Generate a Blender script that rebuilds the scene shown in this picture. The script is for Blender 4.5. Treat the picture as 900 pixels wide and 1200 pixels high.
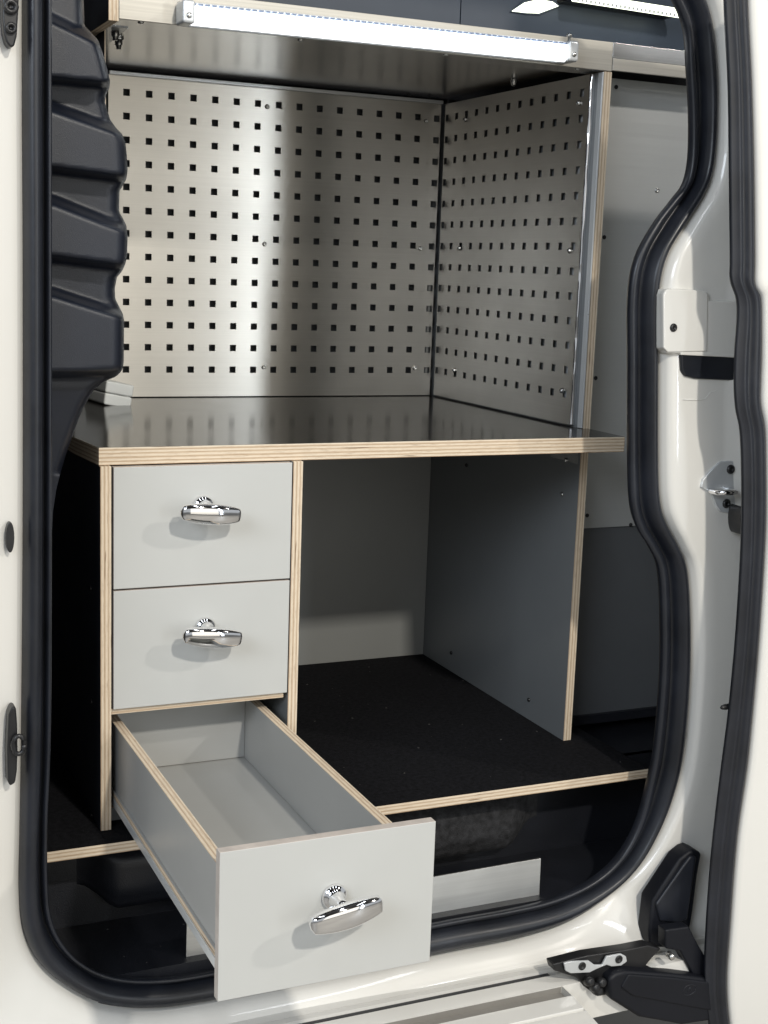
import bpy, bmesh, math, random
from mathutils import Vector, Matrix
random.seed(7)
for o in list(bpy.data.objects): bpy.data.objects.remove(o)
S = bpy.context.scene
COL = S.collection

# ---------------------------------------------------------------- camera
FPX = 1608.44
CP = Vector((-0.37534, -1.70377, 0.23523))
RT = Vector((0.9131, -0.4063, 0.0351)).normalized()
FW = Vector((0.4059, 0.8969, -0.1754)).normalized()
UP = RT.cross(FW)
cam = bpy.data.cameras.new('camera'); co = bpy.data.objects.new('camera', cam); COL.objects.link(co)
m = Matrix.Identity(4)
for i in range(3):
    m[i][0] = RT[i]; m[i][1] = UP[i]; m[i][2] = -FW[i]; m[i][3] = CP[i]
co.matrix_world = m
cam.sensor_fit = 'VERTICAL'; cam.sensor_height = 36; cam.lens = 36 * FPX / 1200
cam.clip_start = 0.02; cam.clip_end = 100
S.camera = co

# ---------------------------------------------------------------- world, lamps, exposure
W = bpy.data.worlds.new('World'); S.world = W; W.use_nodes = True
bg = W.node_tree.nodes['Background']
bg.inputs[0].default_value = (0.92, 0.96, 1.0, 1); bg.inputs[1].default_value = 0.50
S.view_settings.view_transform = 'Standard'; S.view_settings.look = 'None'
S.view_settings.exposure = 0; S.view_settings.gamma = 1

def area(name, loc, tgt, sx, sy, power, col):
    l = bpy.data.lights.new(name, 'AREA'); l.shape = 'RECTANGLE'; l.size = sx; l.size_y = sy
    l.energy = power; l.color = col
    o = bpy.data.objects.new(name, l); COL.objects.link(o); o.location = loc
    d = Vector(tgt) - Vector(loc); o.rotation_euler = d.to_track_quat('-Z', 'Y').to_euler()
    return o
T0 = (0.35, 0, -0.25)
area('hall_key_lamp', (0.58, -3.9, 2.5), T0, 0.16, 0.16, 108, (1.0, 0.95, 0.86))
area('hall_side_lamp', (3.3, -3.1, 2.6), T0, 0.14, 0.14, 52, (1.0, 0.95, 0.88))
area('hall_left_lamp', (-2.6, -2.6, 1.6), (.5, 0, -.2), 2.0, 1.2, 66, (0.82, 0.90, 1.0))
area('added_warm_softbox', (0.9, -5.6, 0.6), (.5, 0, 0.3), 3.2, 3.0, 26, (1.0, 0.93, 0.80))  # unseen softbox added for warm fill and a beige reflection in the metal
area('added_streak_light', (2.34, -4.4, 0.5), (.5, .6, .3), 0.18, 2.4, 22, (0.86, 0.93, 1.0))  # unseen upright light added to draw a vertical streak on the back panel
for k in range(3):
    area('hall_row_lamp', (-1.6 + 1.9 * k, -2.6, 4.2), (-1.6 + 1.9 * k, -2.6, 0), 0.2, 3.2, 18, (0.92, 0.96, 1.0))

# ---------------------------------------------------------------- helpers
def at(px, py, ax, v):
    d = FW + RT * ((px - 450) / FPX) + UP * (-(py - 600) / FPX)
    i = 'xyz'.index(ax)
    return CP + d * ((v - CP[i]) / d[i])

WP = {}
def reg(o, parent, c):
    if parent:
        o.parent = parent; o.location = Vector(c) - WP[parent.name]
    else:
        o.location = c
    WP[o.name] = Vector(c)
def thing(name, loc, label, cat, group=None, parent=None):
    o = bpy.data.objects.new(name, None); COL.objects.link(o); o.empty_display_size = .05
    reg(o, parent, Vector(loc))
    if label: o['label'] = label
    if cat: o['category'] = cat
    if group: o['group'] = group
    return o
def mesh(name, vs, fs, mats, parent=None, fm=None, smooth=False, bevel=0, seg=2, origin=None, label=None, weld=False):
    vs = [Vector(v) for v in vs]
    if origin is None:
        c = Vector([(min(v[i] for v in vs) + max(v[i] for v in vs)) / 2 for i in range(3)])
    else: c = Vector(origin)
    me = bpy.data.meshes.new(name)
    me.from_pydata([tuple(v - c) for v in vs], [], fs)
    if not isinstance(mats, (list, tuple)): mats = [mats]
    for mm in mats: me.materials.append(mm)
    if fm:
        for p, k in zip(me.polygons, fm): p.material_index = k
    bm = bmesh.new(); bm.from_mesh(me)
    if weld: bmesh.ops.remove_doubles(bm, verts=bm.verts, dist=1e-5)
    bmesh.ops.recalc_face_normals(bm, faces=bm.faces); bm.to_mesh(me); bm.free()
    if smooth:
        for p in me.polygons: p.use_smooth = True
    o = bpy.data.objects.new(name, me); COL.objects.link(o)
    reg(o, parent, c)
    if bevel:
        b = o.modifiers.new('bevel', 'BEVEL'); b.width = bevel; b.segments = seg; b.limit_method = 'ANGLE'
        b.angle_limit = math.radians(40)
        if smooth is None or not smooth:
            for p in me.polygons: p.use_smooth = True
            w = o.modifiers.new('wn', 'WEIGHTED_NORMAL'); w.keep_sharp = False
    if label: o['label'] = label
    return o
def prism(name, poly, axis, a, b, mats, parent=None, bevel=0, side_mat=None, **k):
    """poly: 2D points in the two other axes (in xyz order)"""
    ai = 'xyz'.index(axis); oth = [i for i in range(3) if i != ai]
    vs = []
    for h in (a, b):
        for p in poly:
            v = [0, 0, 0]; v[ai] = h; v[oth[0]] = p[0]; v[oth[1]] = p[1]; vs.append(v)
    n = len(poly)
    fs = [list(range(n)), list(range(2 * n - 1, n - 1, -1))] + [[i, (i + 1) % n, n + (i + 1) % n, n + i] for i in range(n)]
    fm = None
    if side_mat is not None:
        mats = [mats, side_mat]; fm = [0, 0] + [1] * n
    return mesh(name, vs, fs, mats, parent, fm=fm, bevel=bevel, **k)
def box(name, x0, x1, y0, y1, z0, z1, mat, parent=None, bevel=0, **k):
    return prism(name, [(x0, y0), (x1, y0), (x1, y1), (x0, y1)], 'z', z0, z1, mat, parent, bevel, **k)
def board(name, x0, x1, y0, y1, z0, z1, thin, face, parent=None, bevel=.0006, **k):
    b = dict(x=(x0, x1), y=(y0, y1), z=(z0, z1)); o = [a for a in 'xyz' if a != thin]
    poly = [(b[o[0]][0], b[o[1]][0]), (b[o[0]][1], b[o[1]][0]), (b[o[0]][1], b[o[1]][1]), (b[o[0]][0], b[o[1]][1])]
    return prism(name, poly, thin, b[thin][0], b[thin][1], face, parent, bevel, side_mat=PLY[thin], **k)
def lathe_geo(prof, org, axis, n=20):
    """prof: (r, h) along axis"""
    ax = Vector(axis).normalized(); t = Vector((0, 0, 1)) if abs(ax.z) < .9 else Vector((1, 0, 0))
    u = ax.cross(t).normalized(); w = ax.cross(u)
    vs = []; fs = []
    for r, h in prof:
        for i in range(n):
            a = 2 * math.pi * i / n
            vs.append(Vector(org) + ax * h + (u * math.cos(a) + w * math.sin(a)) * r)
    for k in range(len(prof) - 1):
        for i in range(n):
            fs.append([k * n + i, k * n + (i + 1) % n, (k + 1) * n + (i + 1) % n, (k + 1) * n + i])
    fs.append(list(range(n))); fs.append([(len(prof) - 1) * n + i for i in range(n)])
    return vs, fs
def lathe(name, prof, org, axis, mat, parent=None, n=20, **k):
    vs, fs = lathe_geo(prof, org, axis, n)
    return mesh(name, vs, fs, mat, parent, smooth=True, **k)
def join(gs):
    V = []; F = []
    for vs, fs in gs:
        b = len(V); V += list(vs); F += [[i + b for i in f] for f in fs]
    return V, F
def boxgeo(x0, x1, y0, y1, z0, z1):
    vs = [(x, y, z) for z in (z0, z1) for x, y in ((x0, y0), (x1, y0), (x1, y1), (x0, y1))]
    return vs, [[3, 2, 1, 0], [4, 5, 6, 7], [0, 1, 5, 4], [1, 2, 6, 5], [2, 3, 7, 6], [3, 0, 4, 7]]
def tube_geo(pts, r, n=10):
    pts = [Vector(p) for p in pts]; vs = []; fs = []
    for i, p in enumerate(pts):
        d = (pts[min(i + 1, len(pts) - 1)] - pts[max(i - 1, 0)]).normalized()
        t = Vector((0, 0, 1)) if abs(d.z) < .9 else Vector((0, 1, 0))
        u = d.cross(t).normalized(); w = d.cross(u)
        rr = r[i] if isinstance(r, (list, tuple)) else r
        for k in range(n):
            a = 2 * math.pi * k / n; vs.append(p + (u * math.cos(a) + w * math.sin(a)) * rr)
    for i in range(len(pts) - 1):
        for k in range(n):
            fs.append([i * n + k, i * n + (k + 1) % n, (i + 1) * n + (k + 1) % n, (i + 1) * n + k])
    fs.append(list(range(n))); fs.append([(len(pts) - 1) * n + k for k in range(n)])
    return vs, fs
def catmull(P, k=6):
    out = []
    n = len(P)
    for i in range(n - 1):
        p0 = P[max(i - 1, 0)]; p1 = P[i]; p2 = P[i + 1]; p3 = P[min(i + 2, n - 1)]
        for j in range(k):
            t = j / k
            out.append(tuple(.5 * (2 * b + (c - a) * t + (2 * a - 5 * b + 4 * c - d) * t * t + (-a + 3 * b - 3 * c + d) * t ** 3)
                             for a, b, c, d in zip(p0, p1, p2, p3)))
    out.append(tuple(P[-1])); return out
def loft(name, rows, mat, parent, closed=False, **k):
    n = len(rows[0]); vs = [v for r in rows for v in r]; fs = []
    for i in range(len(rows) - 1):
        for j in range(n - 1 + (1 if closed else 0)):
            fs.append([i * n + j, i * n + (j + 1) % n, (i + 1) * n + (j + 1) % n, (i + 1) * n + j])
    return mesh(name, vs, fs, mat, parent, smooth=True, **k)
def interp(L, x):
    if x <= L[0][0]: return L[0][1]
    for (a, b), (c, d) in zip(L, L[1:]):
        if x <= c: return b + (d - b) * (x - a) / (c - a)
    return L[-1][1]
def sm(a, b, x):
    t = min(1, max(0, (x - a) / (b - a))); return t * t * (3 - 2 * t)

# ---------------------------------------------------------------- materials
class NT:
    def __init__(s, name):
        s.m = bpy.data.materials.new(name); s.m.use_nodes = True; s.n = s.m.node_tree.nodes; s.l = s.m.node_tree.links
        s.p = s.n['Principled BSDF']
    def new(s, t, **k):
        n = s.n.new(t)
        for a, b in k.items(): setattr(n, a, b)
        return n
    def link(s, a, b): s.l.new(a, b)
def noise(n, vec, scale, detail=4, rough=.55):
    t = n.new('ShaderNodeTexNoise'); t.inputs['Scale'].default_value = scale
    t.inputs['Detail'].default_value = detail; t.inputs['Roughness'].default_value = rough
    n.link(vec, t.inputs['Vector']); return t.outputs['Fac']
def mapping(n, scale=(1, 1, 1), obj=True, loc=(0, 0, 0)):
    tc = n.new('ShaderNodeTexCoord'); mp = n.new('ShaderNodeMapping')
    mp.inputs['Scale'].default_value = scale; mp.inputs['Location'].default_value = loc
    n.link(tc.outputs['Object'], mp.inputs['Vector']); return mp.outputs['Vector']
def ramp(n, fac, stops):
    r = n.new('ShaderNodeValToRGB'); e = r.color_ramp.elements
    while len(e) < len(stops): e.new(.5)
    for x, (p, c) in zip(e, stops): x.position = p; x.color = (*c, 1)
    n.link(fac, r.inputs['Fac']); return r.outputs['Color']
def plain(name, col, rough=.5, metal=0, var=.08, vscale=8, bump=0, bscale=300, coat=0, spec=.5, rvar=0.06, stretch=(1, 1, 1), bdist=.001):
    n = NT(name); v = mapping(n, stretch); f = noise(n, v, vscale)
    c1 = tuple(max(0, c * (1 - var)) for c in col); c2 = tuple(min(1, c * (1 + var)) for c in col)
    n.link(ramp(n, f, [(.3, c1), (.7, c2)]), n.p.inputs['Base Color'])
    n.p.inputs['Metallic'].default_value = metal
    n.p.inputs['Specular IOR Level'].default_value = spec
    mr = n.new('ShaderNodeMapRange'); mr.inputs['To Min'].default_value = max(.01, rough - rvar); mr.inputs['To Max'].default_value = rough + rvar
    n.link(noise(n, v, vscale * 3.3), mr.inputs['Value']); n.link(mr.outputs[0], n.p.inputs['Roughness'])
    if coat:
        n.p.inputs['Coat Weight'].default_value = coat; n.p.inputs['Coat Roughness'].default_value = .04
    if bump:
        b = n.new('ShaderNodeBump'); b.inputs['Strength'].default_value = bump; b.inputs['Distance'].default_value = bdist
        n.link(noise(n, v, bscale, 2), b.inputs['Height']); n.link(b.outputs[0], n.p.inputs['Normal'])
    return n.m
def brushed(name, col, grain, tangent, rough=.34, aniso=.75, var=.10, bump=.12, rr=.07):
    """grain: scale vector, small along the brushing direction"""
    n = NT(name); v = mapping(n, grain)
    f = noise(n, v, 1, 5, .7); big = noise(n, mapping(n), 5, 3)
    mx = n.new('ShaderNodeMath', operation='MULTIPLY_ADD'); mx.inputs[1].default_value = .35
    n.link(f, mx.inputs[0]); 
    mb = n.new('ShaderNodeMath', operation='MULTIPLY'); mb.inputs[1].default_value = .65
    n.link(big, mb.inputs[0]); n.link(mb.outputs[0], mx.inputs[2])
    n.link(ramp(n, mx.outputs[0], [(.3, tuple(c * (1 - var) for c in col)), (.7, tuple(min(1, c * (1 + var)) for c in col))]), n.p.inputs['Base Color'])
    n.p.inputs['Metallic'].default_value = 1
    mr = n.new('ShaderNodeMapRange'); mr.inputs['To Min'].default_value = rough - rr; mr.inputs['To Max'].default_value = rough + rr
    n.link(f, mr.inputs['Value']); n.link(mr.outputs[0], n.p.inputs['Roughness'])
    n.p.inputs['Anisotropic'].default_value = aniso
    cx = n.new('ShaderNodeCombineXYZ')
    for i in range(3): cx.inputs[i].default_value = tangent[i]
    n.link(cx.outputs[0], n.p.inputs['Tangent'])
    b = n.new('ShaderNodeBump'); b.inputs['Strength'].default_value = bump; b.inputs['Distance'].default_value = .0002
    n.link(f, b.inputs['Height']); n.link(b.outputs[0], n.p.inputs['Normal'])
    return n.m
def ply_mat(axis, k=420):
    n = NT('plywood_edge_' + axis); i = 'xyz'.index(axis)
    tc = n.new('ShaderNodeTexCoord'); sp = n.new('ShaderNodeSeparateXYZ'); n.link(tc.outputs['Object'], sp.inputs[0])
    st = [7, 7, 7]; st[i] = 60
    wob = noise(n, mapping(n, tuple(st)), 1, 3)
    ma = n.new('ShaderNodeMath', operation='MULTIPLY_ADD'); ma.inputs[1].default_value = .0009
    n.link(wob, ma.inputs[0]); n.link(sp.outputs[i], ma.inputs[2])
    sc = n.new('ShaderNodeMath', operation='MULTIPLY'); sc.inputs[1].default_value = k * math.pi
    n.link(ma.outputs[0], sc.inputs[0])
    sn = n.new('ShaderNodeMath', operation='SINE'); n.link(sc.outputs[0], sn.inputs[0])
    cx = n.new('ShaderNodeCombineXYZ'); n.link(ma.outputs[0], cx.inputs[0])
    ly = noise(n, cx.outputs[0], 520, 2, .6)
    h = n.new('ShaderNodeMath', operation='MULTIPLY_ADD'); h.inputs[1].default_value = .20
    n.link(sn.outputs[0], h.inputs[0]); n.link(ly, h.inputs[2])
    base = ramp(n, h.outputs[0], [(.20, (.40, .27, .17)), (.38, (.60, .46, .32)), (.55, (.72, .60, .45)), (.8, (.80, .71, .57))])
    st2 = [60, 60, 60]; st2[i] = 900
    g = noise(n, mapping(n, tuple(st2)), 1, 4, .7)
    gr = ramp(n, g, [(.30, (.66, .60, .55)), (.50, (1, 1, 1)), (.8, (1.0, .98, .95))])
    mix = n.new('ShaderNodeMix', data_type='RGBA', blend_type='MULTIPLY'); mix.inputs[0].default_value = .8
    n.link(base, mix.inputs[6]); n.link(gr, mix.inputs[7])
    st3 = [14, 14, 14]; st3[i] = 420
    vd = noise(n, mapping(n, tuple(st3), loc=(3, 5, 7)), 1, 2, .5)
    vr = ramp(n, vd, [(.69, (1, 1, 1)), (.735, (.30, .22, .16))])
    mix2 = n.new('ShaderNodeMix', data_type='RGBA', blend_type='MULTIPLY'); mix2.inputs[0].default_value = .85
    n.link(mix.outputs[2], mix2.inputs[6]); n.link(vr, mix2.inputs[7]); n.link(mix2.outputs[2], n.p.inputs['Base Color'])
    n.p.inputs['Roughness'].default_value = .62
    b = n.new('ShaderNodeBump'); b.inputs['Strength'].default_value = .3; b.inputs['Distance'].default_value = .0004
    n.link(g, b.inputs['Height']); n.link(b.outputs[0], n.p.inputs['Normal'])
    return n.m
PLY = {a: ply_mat(a) for a in 'xyz'}
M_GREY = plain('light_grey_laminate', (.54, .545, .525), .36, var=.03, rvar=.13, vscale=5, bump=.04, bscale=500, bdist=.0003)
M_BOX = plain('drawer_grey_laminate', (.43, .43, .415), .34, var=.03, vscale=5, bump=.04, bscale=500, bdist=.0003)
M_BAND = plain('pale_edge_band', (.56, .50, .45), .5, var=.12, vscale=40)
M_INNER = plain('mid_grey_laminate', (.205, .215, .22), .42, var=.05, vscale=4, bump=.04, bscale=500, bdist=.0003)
M_DARKSIDE = plain('black_laminate', (.016, .020, .030), .45, var=.2, vscale=6)
M_TOP = plain('black_brown_film', (.020, .018, .016), .13, spec=.25, var=.15, vscale=5, bump=.02, bscale=400, rvar=.03, bdist=.0002)
M_CARPET = plain('black_felt', (.010, .010, .012), .95, var=.5, vscale=150, bump=1.0, bscale=700, spec=.15, bdist=.002)
M_PLASTIC = plain('black_grained_plastic', (.010, .013, .022), .38, var=.12, vscale=9, bump=.35, bscale=1100, bdist=.0006)
M_RUBBER = plain('black_rubber_seal', (.013, .015, .021), .36, var=.35, vscale=14, rvar=.12, bump=.08, bscale=500, bdist=.0004)
M_WELL = plain('black_step_plastic', (.011, .012, .016), .40, var=.2, vscale=12, bump=.5, bscale=700, bdist=.0006)
M_ARM = plain('black_arm_plastic', (.007, .008, .012), .5, var=.15, vscale=9, bump=.2, bscale=900, bdist=.0004, spec=.3)
M_PAINT = plain('white_van_paint', (.79, .775, .73), .30, var=.015, vscale=3, coat=.8, rvar=.03, bump=.03, bscale=350, bdist=.0003)
M_CHROME = plain('polished_chrome', (.86, .86, .87), .05, metal=1, var=.01, rvar=.02)
M_ZINC = plain('zinc_screw', (.62, .62, .60), .28, metal=1, var=.1, vscale=60)
M_BSCREW = plain('black_screw', (.015, .015, .016), .35, var=.2, vscale=60)
M_PEG_B = brushed('brushed_aluminium_back', (.64, .615, .56), (3, 60, 700), (0, 0, 1), rough=.31, aniso=.93, bump=.012, var=.12, rr=.03)
M_PEG_S = brushed('brushed_aluminium_side', (.58, .56, .53), (60, 3, 700), (0, 0, 1), rough=.30, aniso=.8, bump=.012, var=.12, rr=.03)
M_ALU = brushed('brushed_aluminium_sheet', (.74, .74, .74), (2, 60, 900), (0, 1, 0), rough=.22, aniso=.3)
M_LIP = plain('pale_brushed_lip', (.50, .475, .42), .42, metal=.35, var=.12, vscale=1, stretch=(3, 60, 260))
M_LINING = brushed('satin_aluminium_lining', (.64, .65, .64), (3, 60, 500), (0, 0, 1), rough=.34, aniso=.1, var=.05, bump=.03)
M_LINING.node_tree.nodes['Principled BSDF'].inputs['Metallic'].default_value = .55
M_ALUP = plain('white_anodised_aluminium', (.66, .68, .69), .3, metal=.35, var=.05)
M_WHITE = plain('white_plastic', (.80, .82, .80), .4, var=.02)
M_DARKGLOSS = plain('dark_blue_grey_gloss', (.045, .060, .085), .40, var=.06)
M_HALL = plain('hall_floor_grey', (.34, .32, .29), .5, var=.15, vscale=1.2)
def emis(name, col, s):
    n = NT(name); n.p.inputs['Base Color'].default_value = (*col, 1)
    n.p.inputs['Emission Color'].default_value = (*col, 1); n.p.inputs['Emission Strength'].default_value = s
    return n.m
M_LED = emis('led_diffuser', (.93, .97, 1.0), 4.0)
M_LED2 = emis('warm_led_diffuser', (.95, 1.0, .80), 2.6)

# ---------------------------------------------------------------- the hall floor
fl = mesh('hall_floor', [(-30, -30, -1.15), (30, -30, -1.15), (30, 30, -1.15), (-30, 30, -1.15)], [[0, 1, 2, 3]], M_HALL)
fl['kind'] = 'structure'
M_CEIL = plain('dark_hall_ceiling', (.08, .08, .085), .8, var=.2, vscale=1)
hc = mesh('hall_ceiling', [(-9, -12, 4.4), (9, -12, 4.4), (9, 6, 4.4), (-9, 6, 4.4)], [[0, 1, 2, 3]], M_CEIL)
hc['kind'] = 'structure'

# ---------------------------------------------------------------- the van round the opening
van = thing('van', (0.4, 0.3, -1.15), 'white van seen through its open side door, black rubber seal round the opening', 'van')
ST = [((61, -60), (27, -60)), ((61, 120), (27, 120)), ((61, 300), (28, 300)), ((61, 600), (28, 600)), ((60, 850), (26, 850)), ((56, 960), (24, 980)),
      ((56, 1030), (23, 1045)), ((60, 1075), (28, 1095)), ((75, 1108), (46, 1132)), ((100, 1132), (80, 1160)), ((135, 1146), (120, 1179)),
      ((180, 1149), (175, 1184)), ((233, 1143), (240, 1176)), ((350, 1118), (365, 1153)), ((513, 1083), (518, 1119)), ((600, 1067), (607, 1101)),
      ((650, 1055), (672, 1079)), ((695, 1035), (722, 1044)), ((727, 1007), (752, 1012)), ((748, 970), (775, 972)), ((760, 925), (793, 928)),
      ((769, 880), (804, 880)), ((776, 800), (811, 800)), ((777, 730), (812, 730)), ((774, 670), (808, 668)), ((763, 643), (798, 640)),
      ((749, 620), (785, 615)), ((741, 590), (777, 592)), ((739, 530), (774, 550)), ((739, 430), (774, 430)), ((739, 350), (775, 345)),
      ((747, 303), (784, 301)), ((768, 263), (803, 268)), ((789, 236), (828, 227)), ((804, 218), (838, 195)), ((811, 190), (842, 150)),
      ((812, 140), (843, 90)), ((809, 80), (840, 50)), ((806, 35), (835, 20)), ((795, 5), (824, -12)), ((775, -30), (800, -50)), ((750, -60), (765, -85))]
YS = -.12
inn = catmull([tuple(at(*a, 'y', YS)) for a, b in ST], 5)
out = catmull([tuple(at(*b, 'y', YS)) for a, b in ST], 5)
NS = len(inn)
rows = []
for i, (a, b) in enumerate(zip(inn, out)):
    a = Vector(a); b = Vector(b); s = i / (NS - 1)
    g = .22 + .20 * sm(.33, .48, s)      # where the groove between the two ridges runs
    prof = [(.14, -.100), (.0, -.119), (g * .3, -.121), (g * .62, -.119), (g * .9, -.112), (g, -.103), (g + .06, -.114), (g + .18, -.126), (.55 + g * .35, -.131),
            (.84, -.126), (.94, -.117), (1.0, -.106), (1.0, -.09)]
    rows.append([Vector((a.x + (b.x - a.x) * t, y, a.z + (b.z - a.z) * t)) for t, y in prof])
loft('door_seal', rows, M_RUBBER, van)

# painted body round the seal: jambs left and right, sill below
PS = [(-.006, -.10), (.002, -.112), (.007, -.116), (.012, -.119), (.02, -.123), (.03, -.128), (.042, -.134), (.055, -.141), (.068, -.149),
      (.08, -.155), (.09, -.158), (.10, -.160), (.12, -.163), (.16, -.166), (.22, -.17)]
PR = [(-.006, -.10), (.002, -.130), (.007, -.136), (.02, -.1385), (.05, -.1390), (.10, -.140), (.16, -.166), (.22, -.17)]
PB = [(-.006, -.10), (.001, -.113), (.002, -.124), (.005, -.133), (.011, -.140), (.017, -.144), (.022, -.148), (.0235, -.150),
      (.026, -.1503), (.030, -.1504), (.034, -.1505), (.038, -.1506), (.042, -.1507), (.046, -.1508), (.050, -.1509)]
rows = []
for i, b in enumerate(out):
    s = i / (NS - 1) * (len(ST) - 1)
    ang = interp([(0, 180), (5.5, 180), (11, 270), (14.5, 270), (19.5, 360), (41, 360)], s)
    d = Vector((math.cos(math.radians(ang)), 0, math.sin(math.radians(ang))))
    w = sm(7, 11, s) * (1 - sm(15.2, 17.2, s))
    r = []
    for (d1, y1), (d2, y2) in zip(PS, PB):
        yr = interp(PR, d1); kr = sm(16, 19, s); y1 = y1 + (yr - y1) * kr
        dd = d1 + (d2 - d1) * w; y = y1 + (y2 - y1) * w
        r.append(Vector(b) * 1 + d * dd + Vector((0, y - YS, 0)))
    rows.append(r)
loft('body_frame', rows, M_PAINT, van, label='white painted door jamb and sill')
# lower sill skin in front of the track, running on to the right under the roller arm
zs = at(560, 1110, 'y', YS).z
P = [(-.126, .012), (-.145, .0255), (-.157, .0275), (-.1572, .034), (-.159, .034), (-.1592, .0265), (-.168, .0270), (-.1682, .040), (-.178, .040),
     (-.1782, .0300), (-.204, .033), (-.2042, .055), (-.232, .055), (-.2322, .032), (-.262, .034), (-.264, .040), (-.266, .040), (-.268, .035), (-.30, .038), (-.33, .11), (-.34, .42)]
rows = []
for x, cut in ((-.35, 9), (.2, 9), (.60, 9), (.601, -.203), (1.6, -.203)):
    rows.append([(x, y, zs - d) if cut > 1 or y > cut else (x, cut - .0005, zs - .033 - (.06 if y < -.29 else 0)) for y, d in P])
sl = loft('sill_panel', rows, M_PAINT, van)
for p in sl.data.polygons: p.use_smooth = False
M_GROOVE_SHADE = plain('groove_shade_grey', (.28, .265, .24), .5, var=.1)  # grey that paints the shade of the wide sill groove
box('groove_shade', -.35, .599, -.1778, -.1684, zs - .0398, zs - .0315, M_WELL, van)  # dark strips here and below put the grooves' shade into colour
box('groove_shade', -.35, .599, -.2318, -.2044, zs - .0548, zs - .0420, M_GROOVE_SHADE, van)
box('groove_shade', -.35, .599, -.2056, -.2044, zs - .0419, zs - .0338, M_GROOVE_SHADE, van)
box('groove_shade', -.35, .599, -.1592, -.1570, zs - .0345, zs - .0282, M_WELL, van)

# interior shell: floor, step well, rear wall, side wall, ceiling
box('load_floor', -.35, 1.5, .05, .95, -.60, -.524, M_WELL, van)
box('step_floor', -.35, 1.5, -.10, .0502, -.72, -.664, M_WELL, van)
box('step_ledge', -.35, 1.5, -.112, -.0995, -.80, -.690, M_WELL, van)
box('step_riser', -.35, 1.5, .05, .06, -.70, -.524, M_WELL, van)
box('rear_wall', -.35, 1.5, .70, .72, -.60, 1.1, M_WELL, van)
box('side_wall', -.20, -.18, -.08, .95, -.70, 1.1, M_WELL, van)
box('side_wall', 1.40, 1.42, -.10, .95, -.70, 1.1, M_INNER, van)
box('ceiling', -.35, 1.5, -.10, .95, 1.1, 1.12, M_WELL, van)
# moulded bulges of the step riser
for xa, xb, dep, mt in ((-.02, .22, .035, M_WELL), (.36, .70, .040, plain('speckled_felt', (.022, .022, .024), .8, var=.7, vscale=90, bump=.8, bscale=600))):
    rows = []
    for j in range(25):
        u = j / 24; x = xa + (xb - xa) * u
        k = sm(0, .22, u) * (1 - sm(.78, 1, u)); zl = -.600 - .035 * k
        rows.append([(x, .0498 - dep * k * (sm(0, .3, v) * (1 - .25 * sm(.7, 1, v))), -.535 + (zl + .535) * v) for v in [q / 12 for q in range(13)]] + [(x, .0499, zl - .004)])
    loft('well_moulding', rows, mt, van)

# lobed plastic pillar trim at the left
SIL = [(-60, 96), (30, 99), (47, 115), (67, 122), (86, 127), (95, 129), (104, 128), (112, 124), (120, 123), (140, 129), (150, 136), (157, 143), (168, 147), (180, 148.5), (200, 149.5),
       (210, 148), (219, 143), (224, 140), (248, 139.5), (256, 144), (264, 148), (278, 149.5), (300, 149), (309, 147), (318, 143), (325, 137), (338, 134.5), (350, 135),
       (360, 140), (368, 144), (375, 145.3), (425, 145), (434, 143), (441, 137), (447, 122), (457, 110), (477, 98), (500, 89), (527, 79), (550, 72), (573, 66), (600, 62), (640, 60)]
BL = [((18, 60), (98, 106)), ((122, 152), (203, 214)), ((231, 264), (307, 318)), ((339, 366), (444, 441))]
def lobes(px, py):
    t = (px - 60) / 85; m = 0
    for (c0, c1), (b0, b1) in BL:
        cr = c0 + (c1 - c0) * t; bo = b0 + (b1 - b0) * t
        m = max(m, sm(cr - 3, cr + 9, py) * (1 - sm(bo - 10, bo + 1, py)))
    return m
rows = []
for i in range(231):
    py = -50 + i * 3.0
    xr = interp(SIL, py); r = []
    x0 = 57; wid = xr - x0
    for j in range(15):
        u = j / 14
        px = x0 + (wid) * (1 - (1 - u) ** 1.25)
        t = max(0, (px - (xr - 11)) / 11) if wid > 14 else 0
        mk = lobes(px, py)
        y = -.046 - .046 * mk + .030 * (1 - math.sqrt(max(0, 1 - t * t)))
        if py > 455: y += .00018 * (py - 455)
        r.append(at(px, py, 'y', y))
    e = r[-1]
    r.append(e + Vector((.002, .03, 0))); r.append(e + Vector((-.02, .09, 0)))
    rows.append(r)
loft('pillar_trim', rows, M_PLASTIC, van, label='black grained plastic pillar trim with stepped lobes')

# small hardware on the body
def flat(name, pts, y, th, mat, parent, bevel=.002, **k):
    poly = [(at(px, py, 'y', y).x, at(px, py, 'y', y).z) for px, py in pts]
    return prism(name, poly, 'y', y, y + th, mat, parent, bevel, **k)
def oval(cx, cy, a, b, n=20): return [(cx + a * math.cos(2 * math.pi * i / n), cy + b * math.sin(2 * math.pi * i / n)) for i in range(n)]
def screw(px, py, ax, v, nrm, r, mat, parent, name='screw', h=None):
    c = at(px, py, ax, v); h = h or r * .55
    rs = r
    return lathe(name, [(r * 1.0, 0), (r, h * .35), (r * .8, h * .8), (r * .45, h), (r * .4, h * .55)], c, nrm, mat, parent, n=12)
flat('plug', oval(12, 630, 5, 18), -.134, .01, M_BSCREW, van, .001)
lt = flat('door_catch', [(10, 838), (14, 828), (19, 829), (20.5, 850), (21, 880), (20, 905), (18, 918), (12, 922), (9, 916), (8, 880)], -.142, .02, M_BSCREW, van, .003)
c = at(22, 873, 'y', -.147)
vs, fs = tube_geo([c + Vector((.0065 * math.cos(a), 0, .011 * math.sin(a))) for a in [k * math.pi / 8 for k in range(17)]], .003, 8)
mesh('hook', vs, fs, M_BSCREW, lt, smooth=True)
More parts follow.
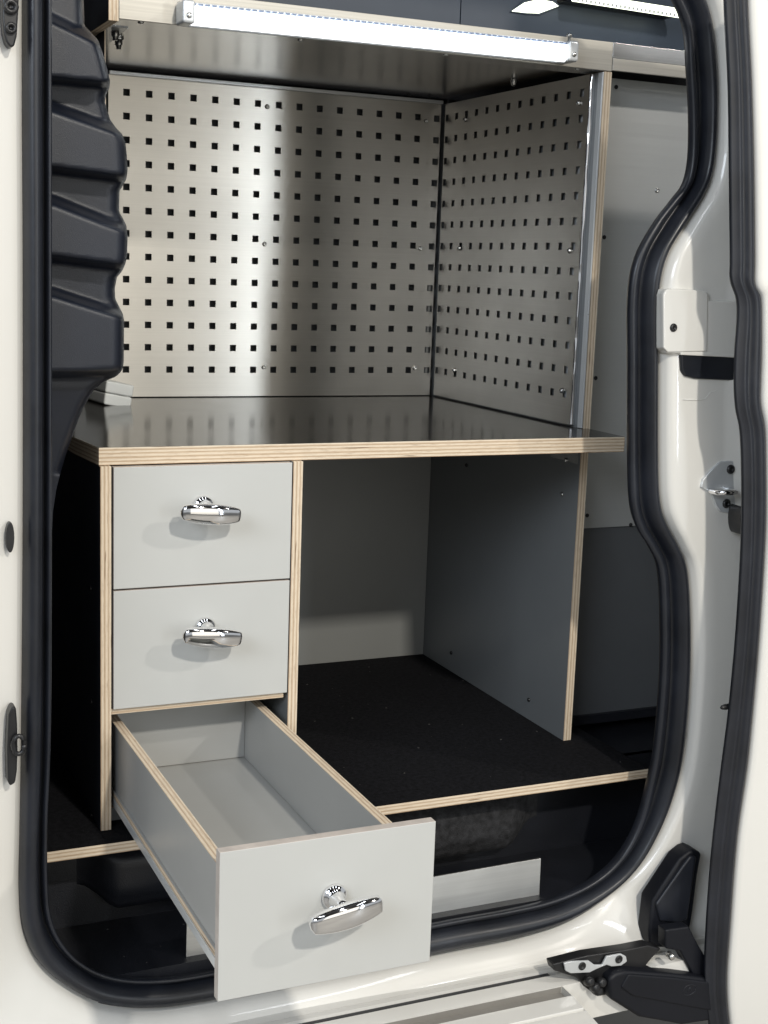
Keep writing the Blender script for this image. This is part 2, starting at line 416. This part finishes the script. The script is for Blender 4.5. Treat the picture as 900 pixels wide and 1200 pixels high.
lt = flat('door_latch', [(3, -20), (2.5, 20), (4, 38), (7, 49), (12, 56), (17, 54), (20, 42), (22, 10), (23, -20)], -.142, .02, M_BSCREW, van, .004)
for py, rr in ((33, .006), (8, .008)):
    lathe('bolt', [(rr, 0), (rr, .004), (rr * .7, .005), (rr * .45, .0045), (rr * .4, .001)], at(12.5, py, 'y', -.142), (0, -1, 0), M_BSCREW, lt, n=16)

# right jamb: cover pad, recess, striker
YJ = -.146
pad = flat('rail_cover', [(777, 346), (780, 339), (788, 338), (826, 340), (831, 344), (832, 352), (880, 353), (880, 418), (783, 414), (777, 408)], -.1455, .03, M_PAINT, van, .0025)
flat('cover_plate', [(777.5, 346), (780.5, 339.5), (788, 338.5), (826, 340.5), (830, 344), (829, 412), (783, 413), (778, 408)], -.1475, .01, M_PAINT, pad, .002)
screw(789, 384, 'y', -.1475, (0, -1, 0), .0058, M_BSCREW, pad)
rc = flat('rail_slot', [(798, 414), (880, 418), (880, 447), (815, 444), (803, 441), (799, 434)], -.1435, .02, M_RUBBER, van, .003)
flat('slot_lip', [(798, 411), (880, 416), (880, 420), (798, 416)], -.146, .02, M_PAINT, rc, .001)
stk = flat('striker_plate', [(845, 541), (860, 540), (868, 548), (869, 590), (866, 599), (857, 602), (845, 600), (840, 594), (835, 580), (822, 571), (824, 562), (837, 548)], -.1435, .012, M_ALUP, van, .0015)
for q in ((856, 550), (851, 590)): screw(*q, 'y', -.1435, (0, -1, 0), .0068, M_BSCREW, stk)
a = at(856, 574, 'y', -.1435)
pts = [a, a + Vector((-.004, -.016, 0)), a + Vector((-.012, -.024, .001)), a + Vector((-.026, -.024, .001)), a + Vector((-.034, -.016, 0)), a + Vector((-.036, 0, 0))]
vs, fs = tube_geo(catmull([tuple(p) for p in pts], 4), .0042, 10)
mesh('loop', vs, fs, M_CHROME, stk, smooth=True)
v0 = at(853, 829, 'y', -.212)
lathe('rubber_buffer', [(.0035, 0), (.0045, .002), (.0042, .012), (.003, .019), (.0015, .021)], v0 + Vector((.010, .004, 0)), (-1, -.1, 0), M_BSCREW, van, n=14)
flat('buffer_stop', oval(873, 611, 5, 17), -.180, .03, M_BSCREW, van, .002)
# faint pressed seams in the jamb
for L in ([(800, 468), (815, 469), (826, 468), (832, 460), (845, 456), (862, 456)],):
    vs, fs = tube_geo([at(x, y, 'y', -.1392) for x, y in L], .0007, 6)
    mesh('pressed_seam', vs, fs, M_PAINT, van, smooth=True)

# the open sliding door: seal along its front edge and its outer skin
door = thing('sliding_door', (1.3, -.225, -.9), None, None, parent=van)
DL = [(851, -40), (853, 20), (857, 100), (858, 200), (859, 300), (859, 327), (866, 350), (867, 372), (864, 410), (863, 450), (865, 480), (870, 506), (872, 550), (872, 610), (870, 670), (864, 760),
      (856, 840), (848, 900), (840, 967), (835, 1017), (830, 1087), (828, 1150), (833, 1200), (842, 1250)]
DR = [(876, -40), (878, 20), (882, 100), (885, 200), (886, 300), (886, 333), (893, 350), (894, 385), (894, 420), (893, 452), (893, 475), (898, 505), (899, 550), (899, 610), (896, 670), (890, 760),
      (883, 840), (877, 900), (867, 967), (862, 1017), (857, 1087), (853, 1150), (856, 1200), (864, 1250)]
YD = -.225
LL = catmull([tuple(at(*q, 'y', YD)) for q in DL], 5); RR = catmull([tuple(at(*q, 'y', YD)) for q in DR], 5)
rows = []
for a, b in zip(LL, RR):
    a = Vector(a); b = Vector(b)
    rows.append([Vector((a.x + (b.x - a.x) * t, YD + y, a.z + (b.z - a.z) * t)) for t, y in
                 [(0.14, .014), (0, .002), (.06, .003), (.2, -.004), (.34, -.005), (.42, -.001), (.47, .002), (.54, -.003), (.72, -.006), (.88, -.003), (.97, .004), (1.0, .012), (1.0, .04)]])
loft('door_edge_seal', rows, M_RUBBER, door)
rows = []
for b in RR:
    b = Vector(b)
    rows.append([b + Vector((dx, dy, 0)) for dx, dy in ((-.003, .03), (-.001, .003), (-.0005, -.003), (.0015, -.0055), (.008, -.008), (.1, -.018), (.5, -.030), (.5, .04))])
loft('outer_skin', rows, M_PAINT, door)

# lower roller arm
arm = thing('roller_arm', tuple(at(760, 1150, 'y', -.24)), 'black roller arm joining the sliding door to the sill track', None, parent=van)
flat('hinge_cover', [(797, 1007), (808, 998), (814, 996), (823, 1000), (818, 1027), (813, 1067), (809, 1090), (805, 1110), (785, 1112), (762, 1109), (761, 1092), (765, 1056)], -.172, .032, M_ARM, arm, .005, seg=3)
flat('hinge_cover_face', [(800, 1016), (809, 1004), (817, 1004), (813, 1030), (806, 1078), (796, 1082), (774, 1080), (769, 1060)], -.176, .02, M_RUBBER, arm, .003)
flat('strut', [(780, 1090), (808, 1086), (818, 1106), (832, 1130), (832, 1150), (812, 1143), (797, 1115), (780, 1112)], -.21, .02, M_ARM, arm, .003)
pts = [(713, 1148), (722, 1141), (733, 1138), (790, 1142), (838, 1148), (840, 1196), (800, 1202), (750, 1193), (715, 1171)]
flat('arm_cover', pts, -.222, .03, M_ARM, arm, .006, seg=3)
flat('arm_cover_face', [(737, 1142), (790, 1146), (838, 1152), (838, 1186), (742, 1168), (728, 1158)], -.2245, .01, M_ARM, arm, .003)
c = at(808, 1160, 'y', -.2245)
vs, fs = tube_geo([c + Vector((.011 * math.cos(a), 0, .008 * math.sin(a))) for a in [k * math.pi / 12 for k in range(25)]], .0005, 5)
g = [(vs, fs)]
for A, B in (((-.003, -.002), (0, .004)), ((0, .004), (.003, -.002))):
    g.append(tube_geo([c + Vector((A[0], 0, A[1])), c + Vector((B[0], 0, B[1]))], .0005, 5))
vs, fs = join(g); mesh('emblem', vs, fs, M_RUBBER, arm, smooth=True)
flat('black_carrier', [(688, 1120), (735, 1113), (760, 1108), (775, 1112), (765, 1122), (752, 1138), (734, 1140), (716, 1148), (712, 1166), (700, 1168), (684, 1156), (676, 1146), (650, 1138), (648, 1130)], -.205, .02, M_BSCREW, arm, .002)
pl = flat('mounting_plate', [(661, 1129), (668, 1127), (690, 1126), (697, 1131), (706, 1131), (711, 1121), (728, 1118), (734, 1121), (735, 1127), (728, 1132), (717, 1133), (711, 1131), (699, 1136), (691, 1140), (669, 1141), (663, 1138)], -.211, .004, M_ALUP, arm, .0012)
for q in ((682, 1132), (725, 1124)): lathe('bolt', [(.0058, 0), (.0058, .0015), (.004, .002), (.003, .0006)], at(*q, 'y', -.211), (0, -1, 0), M_BSCREW, pl, n=14)
for q in ((690, 1150), (697, 1157), (704, 1151), (700, 1161)):
    lathe('roller', [(.006, -.006), (.007, 0), (.006, .006), (.003, .007)], at(*q, 'y', -.215), (.2, -1, .3), M_BSCREW, arm, n=12)
lathe('pin', [(.005, 0), (.005, .01), (.003, .012)], at(783, 1118, 'y', -.214), (0, -1, 0), M_ZINC, arm, n=12)

# ---------------------------------------------------------------- floor board
fb = board('floor_board', -.13, .833, -.05, .69, -.5215, -.507, 'z', M_CARPET)
fb['label'] = 'plywood floor board covered in black felt under the workbench'; fb['category'] = 'floor board'

# ---------------------------------------------------------------- workbench
bench = thing('workbench', (.38, .3, -.507), 'plywood van workbench with dark top, three grey drawers and open bay', 'workbench')
tz = -.0227
poly = [(0, 0), (.7845, 0), (.7845, .118), (.7725, .1185), (.7725, .6235), (-.022, .6235), (-.009, .101)]
prism('worktop', poly, 'z', tz, 0, M_TOP, bench, .0007, side_mat=PLY['z'], label='dark glossy worktop with bare plywood edge')
lp = board('side_panel', 0, .0142, -.008, .61, -.507, tz - .0003, 'x', M_DARKSIDE, bench, label='black outer side panel')
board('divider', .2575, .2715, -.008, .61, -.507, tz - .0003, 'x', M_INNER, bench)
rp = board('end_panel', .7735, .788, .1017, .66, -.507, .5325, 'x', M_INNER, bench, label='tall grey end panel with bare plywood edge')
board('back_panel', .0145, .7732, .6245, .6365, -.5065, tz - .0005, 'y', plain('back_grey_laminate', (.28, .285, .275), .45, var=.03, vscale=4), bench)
board('backing_panel', .10, .7732, .645, .657, .001, .53, 'y', M_INNER, bench)
board('bottom_rail', .0146, .2571, .02, .034, -.5065, -.488, 'y', M_INNER, bench)
board('cross_rail', .0146, .2525, -.004, .06, -.3500, -.3420, 'z', M_INNER, bench)
box('edge_plate', .7722, .7732, .108, .19, -.056, tz - .001, M_ALU, bench)
# little screws of the bench
for q, ax, v, nr in (((663, 539), 'x', .772, (-1, 0, 0)), ((659, 579), 'x', .7733, (-1, 0, 0)), ((547, 545), 'x', .7733, (-1, 0, 0)), ((620, 820), 'x', .7733, (-1, 0, 0)),
                     ((529, 765), 'x', .7733, (-1, 0, 0)), ((107, 689), 'x', -.0002, (-1, 0, 0)), ((108, 822), 'x', -.0002, (-1, 0, 0)), ((108, 955), 'x', -.0002, (-1, 0, 0))):
    screw(*q, ax, v, nr, .0035, M_ZINC if q[0] > 640 else M_BSCREW, bench, h=.003)

def handle(drawer, org, rot):
    """chrome T handle: rosette, stem and curved bar; org on the drawer face"""
    o = Vector(org)
    g = [lathe_geo([(.0138, 0), (.0138, .003), (.0125, .0055), (.0105, .0062), (.0085, .009), (.0070, .014), (.0064, .020), (.0070, .032)], o, (0, -1, 0), 28)]
    R = Matrix.Rotation(rot, 3, 'Y'); rows = []; N = 25; K = 20
    for i in range(N):
        u = -1 + 2 * i / (N - 1); x = .0405 * u
        e = max(0, (abs(u) - .93) / .07); k = math.sqrt(max(0, 1 - e * e * .85))
        hz = (.0078 + .0058 * (1 - u * u) ** .8) * k; hy = (.0054 + .0030 * (1 - u * u)) * k
        r = []
        for j in range(K):
            a = 2 * math.pi * j / K; ca, sa = math.cos(a), math.sin(a); p = .62
            r.append(o + Vector((0, -.0350, -.0040)) + R @ Vector((x, -hy * math.copysign(abs(ca) ** p, ca) - .003 * (1 - u * u), hz * math.copysign(abs(sa) ** p, sa))))
        rows.append(r)
    vs = [v for r in rows for v in r]; fs = []
    for i in range(N - 1):
        for j in range(K): fs.append([i * K + j, i * K + (j + 1) % K, (i + 1) * K + (j + 1) % K, (i + 1) * K + j])
    fs.append(list(range(K))); fs.append([(N - 1) * K + j for j in range(K)])
    g.append((vs, fs)); vs, fs = join(g)
    return mesh('handle', vs, fs, M_CHROME, drawer, smooth=True)
def drawer(x0, x1, zt, zb, y, hpos, rot, label):
    d = thing('drawer', ((x0 + x1) / 2, y, zb), None, None, parent=bench)
    d['label'] = label
    prism('front_panel', [(x0, zb), (x1, zb), (x1, zt), (x0, zt)], 'y', y, y + .0125, M_GREY, d, .0008, side_mat=M_BAND)
    sx0, sx1 = x0 + .0060, x1 - .0200; st = zt - .025; sb = st - .090; L = .555; t = .0130
    board('side_panel', sx0, sx0 + t, y + .0127, y + L, sb, st, 'x', M_BOX, d)
    board('side_panel', sx1 - t, sx1, y + .0127, y + L, sb, st, 'x', M_BOX, d)
    board('back_panel', sx0 + t + .0002, sx1 - t - .0002, y + L - .012, y + L, sb + .0005, st - .001, 'y', M_BOX, d)
    board('bottom_panel', sx0 - .003, sx1 + .003, y + .0129, y + L, sb - .0082, sb - .0003, 'z', M_BOX, d)
    for xx in (sx0 - .0040, sx1 - .0055):
        box('slide_rail', xx, xx + .0095, y + .0129, y + L, sb - .0195, sb - .0085, M_ALUP, d, .0008)
    handle(d, (hpos[0], y, hpos[1]), rot)
    return d
h1 = at(238, 593, 'y', -.010); h2 = at(240, 735, 'y', -.010); h3 = at(391, 1050, 'y', -.47)
drawer(.0165, .2555, -.0240, -.1815, -.010, (h1.x, h1.z), math.radians(5), 'closed grey drawer directly under the worktop')
drawer(.0165, .2555, -.1840, -.3415, -.010, (h2.x, h2.z), math.radians(7), 'closed grey drawer above the pulled-out one')
drawer(.0168, .2568, -.3445, -.5060, -.470, (h3.x, h3.z), math.radians(-9), 'bottom drawer pulled far out of the bench')

# ---------------------------------------------------------------- perforated panels
def perforated(name, cols, rws, hole, u0, u1, z0, z1, fixed, th, axis, mat, label):
    """grid sheet with real square holes; axis = normal axis"""
    us = sorted([u0, u1] + [c + s * hole / 2 for c in cols for s in (-1, 1)])
    zs_ = sorted([z0, z1] + [r + s * hole / 2 for r in rws for s in (-1, 1)])
    nu, nz = len(us), len(zs_)
    def P(u, z, d): return (u, fixed + d, z) if axis == 'y' else (fixed + d, u, z)
    vs = [P(u, z, d) for d in (0, th) for z in zs_ for u in us]; fs = []
    def I(i, j, k): return k * nu * nz + j * nu + i
    def solid(i, j): return 0 <= i < nu - 1 and 0 <= j < nz - 1 and not (i % 2 == 1 and j % 2 == 1)
    for j in range(nz - 1):
        for i in range(nu - 1):
            if not solid(i, j): continue
            fs.append([I(i, j, 0), I(i + 1, j, 0), I(i + 1, j + 1, 0), I(i, j + 1, 0)])
            fs.append([I(i, j, 1), I(i, j + 1, 1), I(i + 1, j + 1, 1), I(i + 1, j, 1)])
            for di, dj, (a, b), (c, d) in ((-1, 0, (i, j), (i, j + 1)), (1, 0, (i + 1, j), (i + 1, j + 1)), (0, -1, (i, j), (i + 1, j)), (0, 1, (i, j + 1), (i + 1, j + 1))):
                if not solid(i + di, j + dj): fs.append([I(a, b, 0), I(c, d, 0), I(c, d, 1), I(a, b, 1)])
    root = thing(name, (fixed, .4, z0) if axis == 'x' else (.46, fixed, z0), label, 'perforated panel', 'perforated aluminium panels above the worktop')
    mesh('sheet', vs, fs, mat, root)
    return root
p = .038
pb = perforated('perforated_panel', [.7532 - k * p for k in range(16)], [.5042 - k * p for k in range(13)], .0112, .153, .7615, .0015, .5300, .6195, .0015, 'y', M_PEG_B,
                'wide perforated aluminium panel along the back of the worktop')
ps = perforated('perforated_panel', [.602 - k * p for k in range(13)], [.5054 - k * p for k in range(13)], .0112, .1260, .6110, .0030, .5300, .7655, .0015, 'x', M_PEG_S,
                'narrower perforated aluminium panel at the right end of the worktop')
for q in ((313, 125), (499, 142), (310, 286), (492, 291), (309, 430), (486, 431)): screw(*q, 'y', .6195, (0, -1, 0), .0042, M_ZINC, pb, h=.004)
for q in ((546, 140), (679, 121), (539, 291), (668, 294), (533, 434), (659, 458)): screw(*q, 'x', .7655, (-1, 0, 0), .0042, M_ZINC, ps, h=.005)
# folded top hem of the back sheet, folded front flange of the side sheet
box('top_hem', .153, .762, .6120, .6190, .5300, .5360, M_ALUP, pb, .0008)
for q in ((171, 81), (307, 95), (479, 111), (503, 114)): screw(*q, 'y', .6118, (0, -1, 0), .003, M_BSCREW, pb)
rows = []
for k in range(60):
    z = .004 + k * .526 / 59
    w = .0009 * math.sin(z * 60) + .0005 * math.sin(z * 143)
    rows.append([(.7655, .1255, z), (.7660 + w, .1235, z), (.7685 + w, .1225, z), (.7725, .1235, z)])
loft('front_flange', rows, M_CHROME, ps)
box('backing_strip', .7724, .7732, .1262, .165, .003, .530, M_ALUP, ps)
# bright edge profile on the end panel
e = box('edge_profile', .7705, .7733, .1000, .1120, .0005, .531, M_ALUP, bench, .0006)

# ---------------------------------------------------------------- shelf above
shelf = thing('shelf', (.45, .35, .535), 'brushed aluminium shelf over the perforated panels with pale front lip', 'shelf')
box('shelf_board', .05, 1.30, .151, .6440, .5430, .5455, M_ALU, shelf)
box('front_lip', .0485, .786, .1000, .1030, .5332, .5745, M_LIP, shelf, .0008)
box('front_lip', .7868, 1.30, .1010, .1030, .5530, .5745, M_ALU, shelf, .0004)
box('lip_trim', .7868, 1.30, .0990, .1030, .5345, .5522, M_LIP, shelf, .0008)
box('bottom_flange', .0485, .786, .1032, .1500, .5332, .5350, M_ALU, shelf, .0004)
board('side_board', .0350, .0482, .1000, .60, .5300, .95, 'x', M_DARKSIDE, shelf)
prism('side_sheet', [(.19, .5325), (.62, .5325), (.62, .30), (.19, .40)], 'x', .0500, .0520, M_DARKSIDE, shelf, .0002, side_mat=PLY['x'])
for q in ((165, 26), (352, 47), (522, 64), (676, 81)): screw(*q, 'z', .5332, (0, 0, -1), .004, M_ZINC, shelf)
for q in ((602, 92),): screw(*q, 'z', .543, (0, 0, -1), .005, M_ZINC, shelf, h=.012)
for q in ((135, 33), (139, 44)):
    c = at(*q, 'z', .543)
    lathe('bolt', [(.0075, 0), (.0075, .003), (.0055, .0032), (.0055, .010), (.004, .011), (.0035, .016)], c, (0, 0, -1), M_ZINC, shelf, n=6)
prism('corner_bracket', [(at(x, y, 'z', .54).x, at(x, y, 'z', .54).y) for x, y in ((128, 50), (150, 33), (128, 30))], 'z', .5395, .5425, M_ALUP, shelf)

# lining panels right of the end panel
lin = thing('wall_lining', (1.0, .17, -.5), 'satin aluminium sheet over a dark grey board right of the end panel', 'wall lining')
box('metal_sheet', .7885, 1.35, .165, .168, -.172, .5340, M_LINING, lin, .0004)
box('grey_board', .7885, 1.35, .1685, .180, -.505, .0, plain('lower_grey_board', (.11, .115, .12), .5, var=.06), lin)
box('skirting', .7885, 1.35, .160, .1684, -.5068, -.492, M_WELL, lin)
for q in ((722, 102), (708, 278), (698, 443), (688, 604), (739, 615)): screw(*q, 'y', .165, (0, -1, 0), .0034, M_BSCREW, lin)
screw(770, 223, 'y', .165, (0, -1, 0), .004, M_ZINC, lin)

# dark gloss panels over the shelf
wp = thing('upper_wall', (.7, .66, .55), 'dark glossy wall panels visible over the shelf lip', 'wall panel')
sx = at(540, 10, 'y', .66).x
box('wall_panel', .05, sx - .0008, .660, .668, .546, 1.09, M_DARKGLOSS, wp, .001)
box('wall_panel', sx + .0008, 1.39, .660, .668, .546, 1.09, M_DARKGLOSS, wp, .001)

# ---------------------------------------------------------------- lamps
L0 = at(214, 15, 'y', .075); L1 = at(672, 62, 'y', .075)
zc = (L0.z + L1.z) / 2
led = thing('led_tube_lamp', (.38, .085, zc), 'bright white LED tube lamp mounted along the shelf lip', 'lamp')
vs, fs = tube_geo([(L0.x + .012, .080, L0.z - .0008), (L1.x - .012, .080, L1.z - .0008)], .0122, 20)
mesh('diffuser', vs, fs, M_LED, led, smooth=True)
vs = []; 
loft('housing', [[(P_.x, .0992, P_.z - .0130), (P_.x, .0925, P_.z - .0130), (P_.x, .0925, P_.z + .0122), (P_.x, .0715, P_.z + .0122), (P_.x, .0715, P_.z + .0136), (P_.x, .0992, P_.z + .0136)] for P_ in (L0, L1)], M_ALUP, led, closed=True)
M_CHIP = plain('blue_grey_led_chip', (.20, .25, .36), .4)
g = []
n = 62
for k in range(n):
    x = L0.x + .014 + (L1.x - L0.x - .028) * k / (n - 1); z = L0.z + (L1.z - L0.z) * k / (n - 1)
    g.append(boxgeo(x - .0028, x + .0028, .0705, .0800, z + .0100, z + .0125))
vs, fs = join(g); o = mesh('led_strip', vs, fs, M_CHIP, led); o['kind'] = 'stuff'
for P0, s in ((L0, -1), (L1, 1)):
    xa, xb = (P0.x - .003, P0.x + .014) if s < 0 else (P0.x - .014, P0.x + .003)
    b = mesh('bracket', *boxgeo(xa, xb, .0640, .0985, P0.z - .0135, P0.z + .0155), M_ALUP, led, bevel=.004, seg=3)
    lathe('screw', [(.0035, 0), (.0035, .001), (.002, .002)], ((xa + xb) / 2, .0640, P0.z - .004), (0, -1, 0), M_ZINC, b, n=12)
    lathe('clamp_screw', [(.002, 0), (.002, .007), (.004, .0072), (.004, .010), (.003, .011)], ((xa + xb) / 2, .080, P0.z + .0155), (0, 0, 1), M_ZINC, b, n=12)

YL = .60
A = at(672, -4, 'y', YL); B = at(799, 16, 'y', YL)
lamp2 = thing('strip_lamp', tuple((A + B) / 2), 'warm LED strip lamp on the dark wall at the top edge of the photo', 'lamp')
mid = (A + B) / 2
vs, fs = tube_geo([A, B], .0085, 14); mesh('diffuser', vs, fs, M_LED2, lamp2, smooth=True)
loft('housing', [[(P_.x, YL + .006, P_.z - .003), (P_.x, YL + .006, P_.z + .006), (P_.x, .6595, P_.z + .006), (P_.x, .6595, P_.z - .003)] for P_ in (A, B)], M_BSCREW, lamp2, closed=True)
g = []
for k in range(26):
    t = (k + .5) / 26; c = A + (B - A) * t
    g.append(boxgeo(c.x - .002, c.x + .002, YL - .0098, YL - .007, c.z - .0085, c.z - .0040))
vs, fs = join(g); o = mesh('led_strip', vs, fs, M_ALUP, lamp2); o['kind'] = 'stuff'
q = [(600, 13), (615, 3), (632, -1), (648, 2), (655, 7), (632, 15.5), (618, 15)]
lamp3 = thing('panel_lamp', tuple(at(628, 7, 'y', .64)), 'small square lit panel lamp left of the warm strip lamp', 'lamp')
flat('frame', [(598, 14), (613, 1), (632, -3), (650, 0), (658, 7), (633, 17.5), (617, 17)], .6565, .003, M_DARKGLOSS, lamp3, .001)
flat('diffuser', q, .6545, .003, M_LED2, lamp3, .001)

# ---------------------------------------------------------------- white plastic block on the worktop
b0 = at(121.5, 475, 'z', .0005); 
YB = b0.y
c = [at(px, py, 'y', YB) for px, py in ((121.5, 474), (153, 480), (157.7, 452), (125, 446))]
blk = thing('mounting_block', tuple((c[0] + c[1]) / 2), 'white rounded plastic block lying at the left rear of the worktop', 'plastic block')
def quadbox(name, c, y0, y1, mat, par, bev):
    vs = [(v.x, y0, v.z) for v in c] + [(v.x - .012, y1, v.z) for v in c]
    return mesh(name, vs, [[0, 1, 2, 3], [7, 6, 5, 4], [0, 4, 5, 1], [1, 5, 6, 2], [2, 6, 7, 3], [3, 7, 4, 0]], mat, par, bevel=bev, seg=3)
m1 = [c[3].lerp(c[0], .5), c[2].lerp(c[1], .5)]
quadbox('lid', [m1[0] + Vector((0, 0, .0004)), m1[1] + Vector((0, 0, .0004)), c[2], c[3]], YB, YB + .10, M_WHITE, blk, .003)
quadbox('base', [c[0], c[1], m1[1] - Vector((0, 0, .0004)), m1[0] - Vector((0, 0, .0004))], YB, YB + .10, M_WHITE, blk, .003)

# ---------------------------------------------------------------- aluminium strip standing on the step
s0 = at(219, 1078, 'y', -.085); s1 = at(634, 1006, 'y', -.085); sb0 = at(218, 1124, 'y', -.085); sb1 = at(632, 1050, 'y', -.085)
st = prism('metal_strip', [(s0.x, s0.z), (s1.x, s1.z), (sb1.x, sb1.z), (sb0.x, sb0.z)], 'y', -.085, -.082, brushed('strip_aluminium', (.60, .60, .58), (2, 60, 120), (0, 0, 1), rough=.4, var=.25), None, .0004)
st['label'] = 'flat brushed aluminium strip on edge in the black step well behind the open drawer'; st['category'] = 'metal strip'

# ---------------------------------------------------------------- lint and crumbs on the felt and in the step well
g = []
for k in range(46):
    if k < 30: x, y, z = random.uniform(.30, .82), random.uniform(-.04, .58), -.5068
    else: x, y, z = random.uniform(.0, .70), random.uniform(-.09, .03), -.6638
    r = random.uniform(.0004, .0010); a = random.uniform(0, 3.14)
    vs, fs = boxgeo(-r * 1.6, r * 1.6, -r * .7, r * .7, 0, r * .8)
    g.append(([(x + v[0] * math.cos(a) - v[1] * math.sin(a), y + v[0] * math.sin(a) + v[1] * math.cos(a), z + v[2]) for v in vs], fs))
vs, fs = join(g)
o = mesh('lint', vs, fs, plain('pale_lint', (.09, .085, .08), .8), None); o['kind'] = 'stuff'
o['label'] = 'pale specks of lint scattered over the black felt floor'; o['category'] = 'lint'
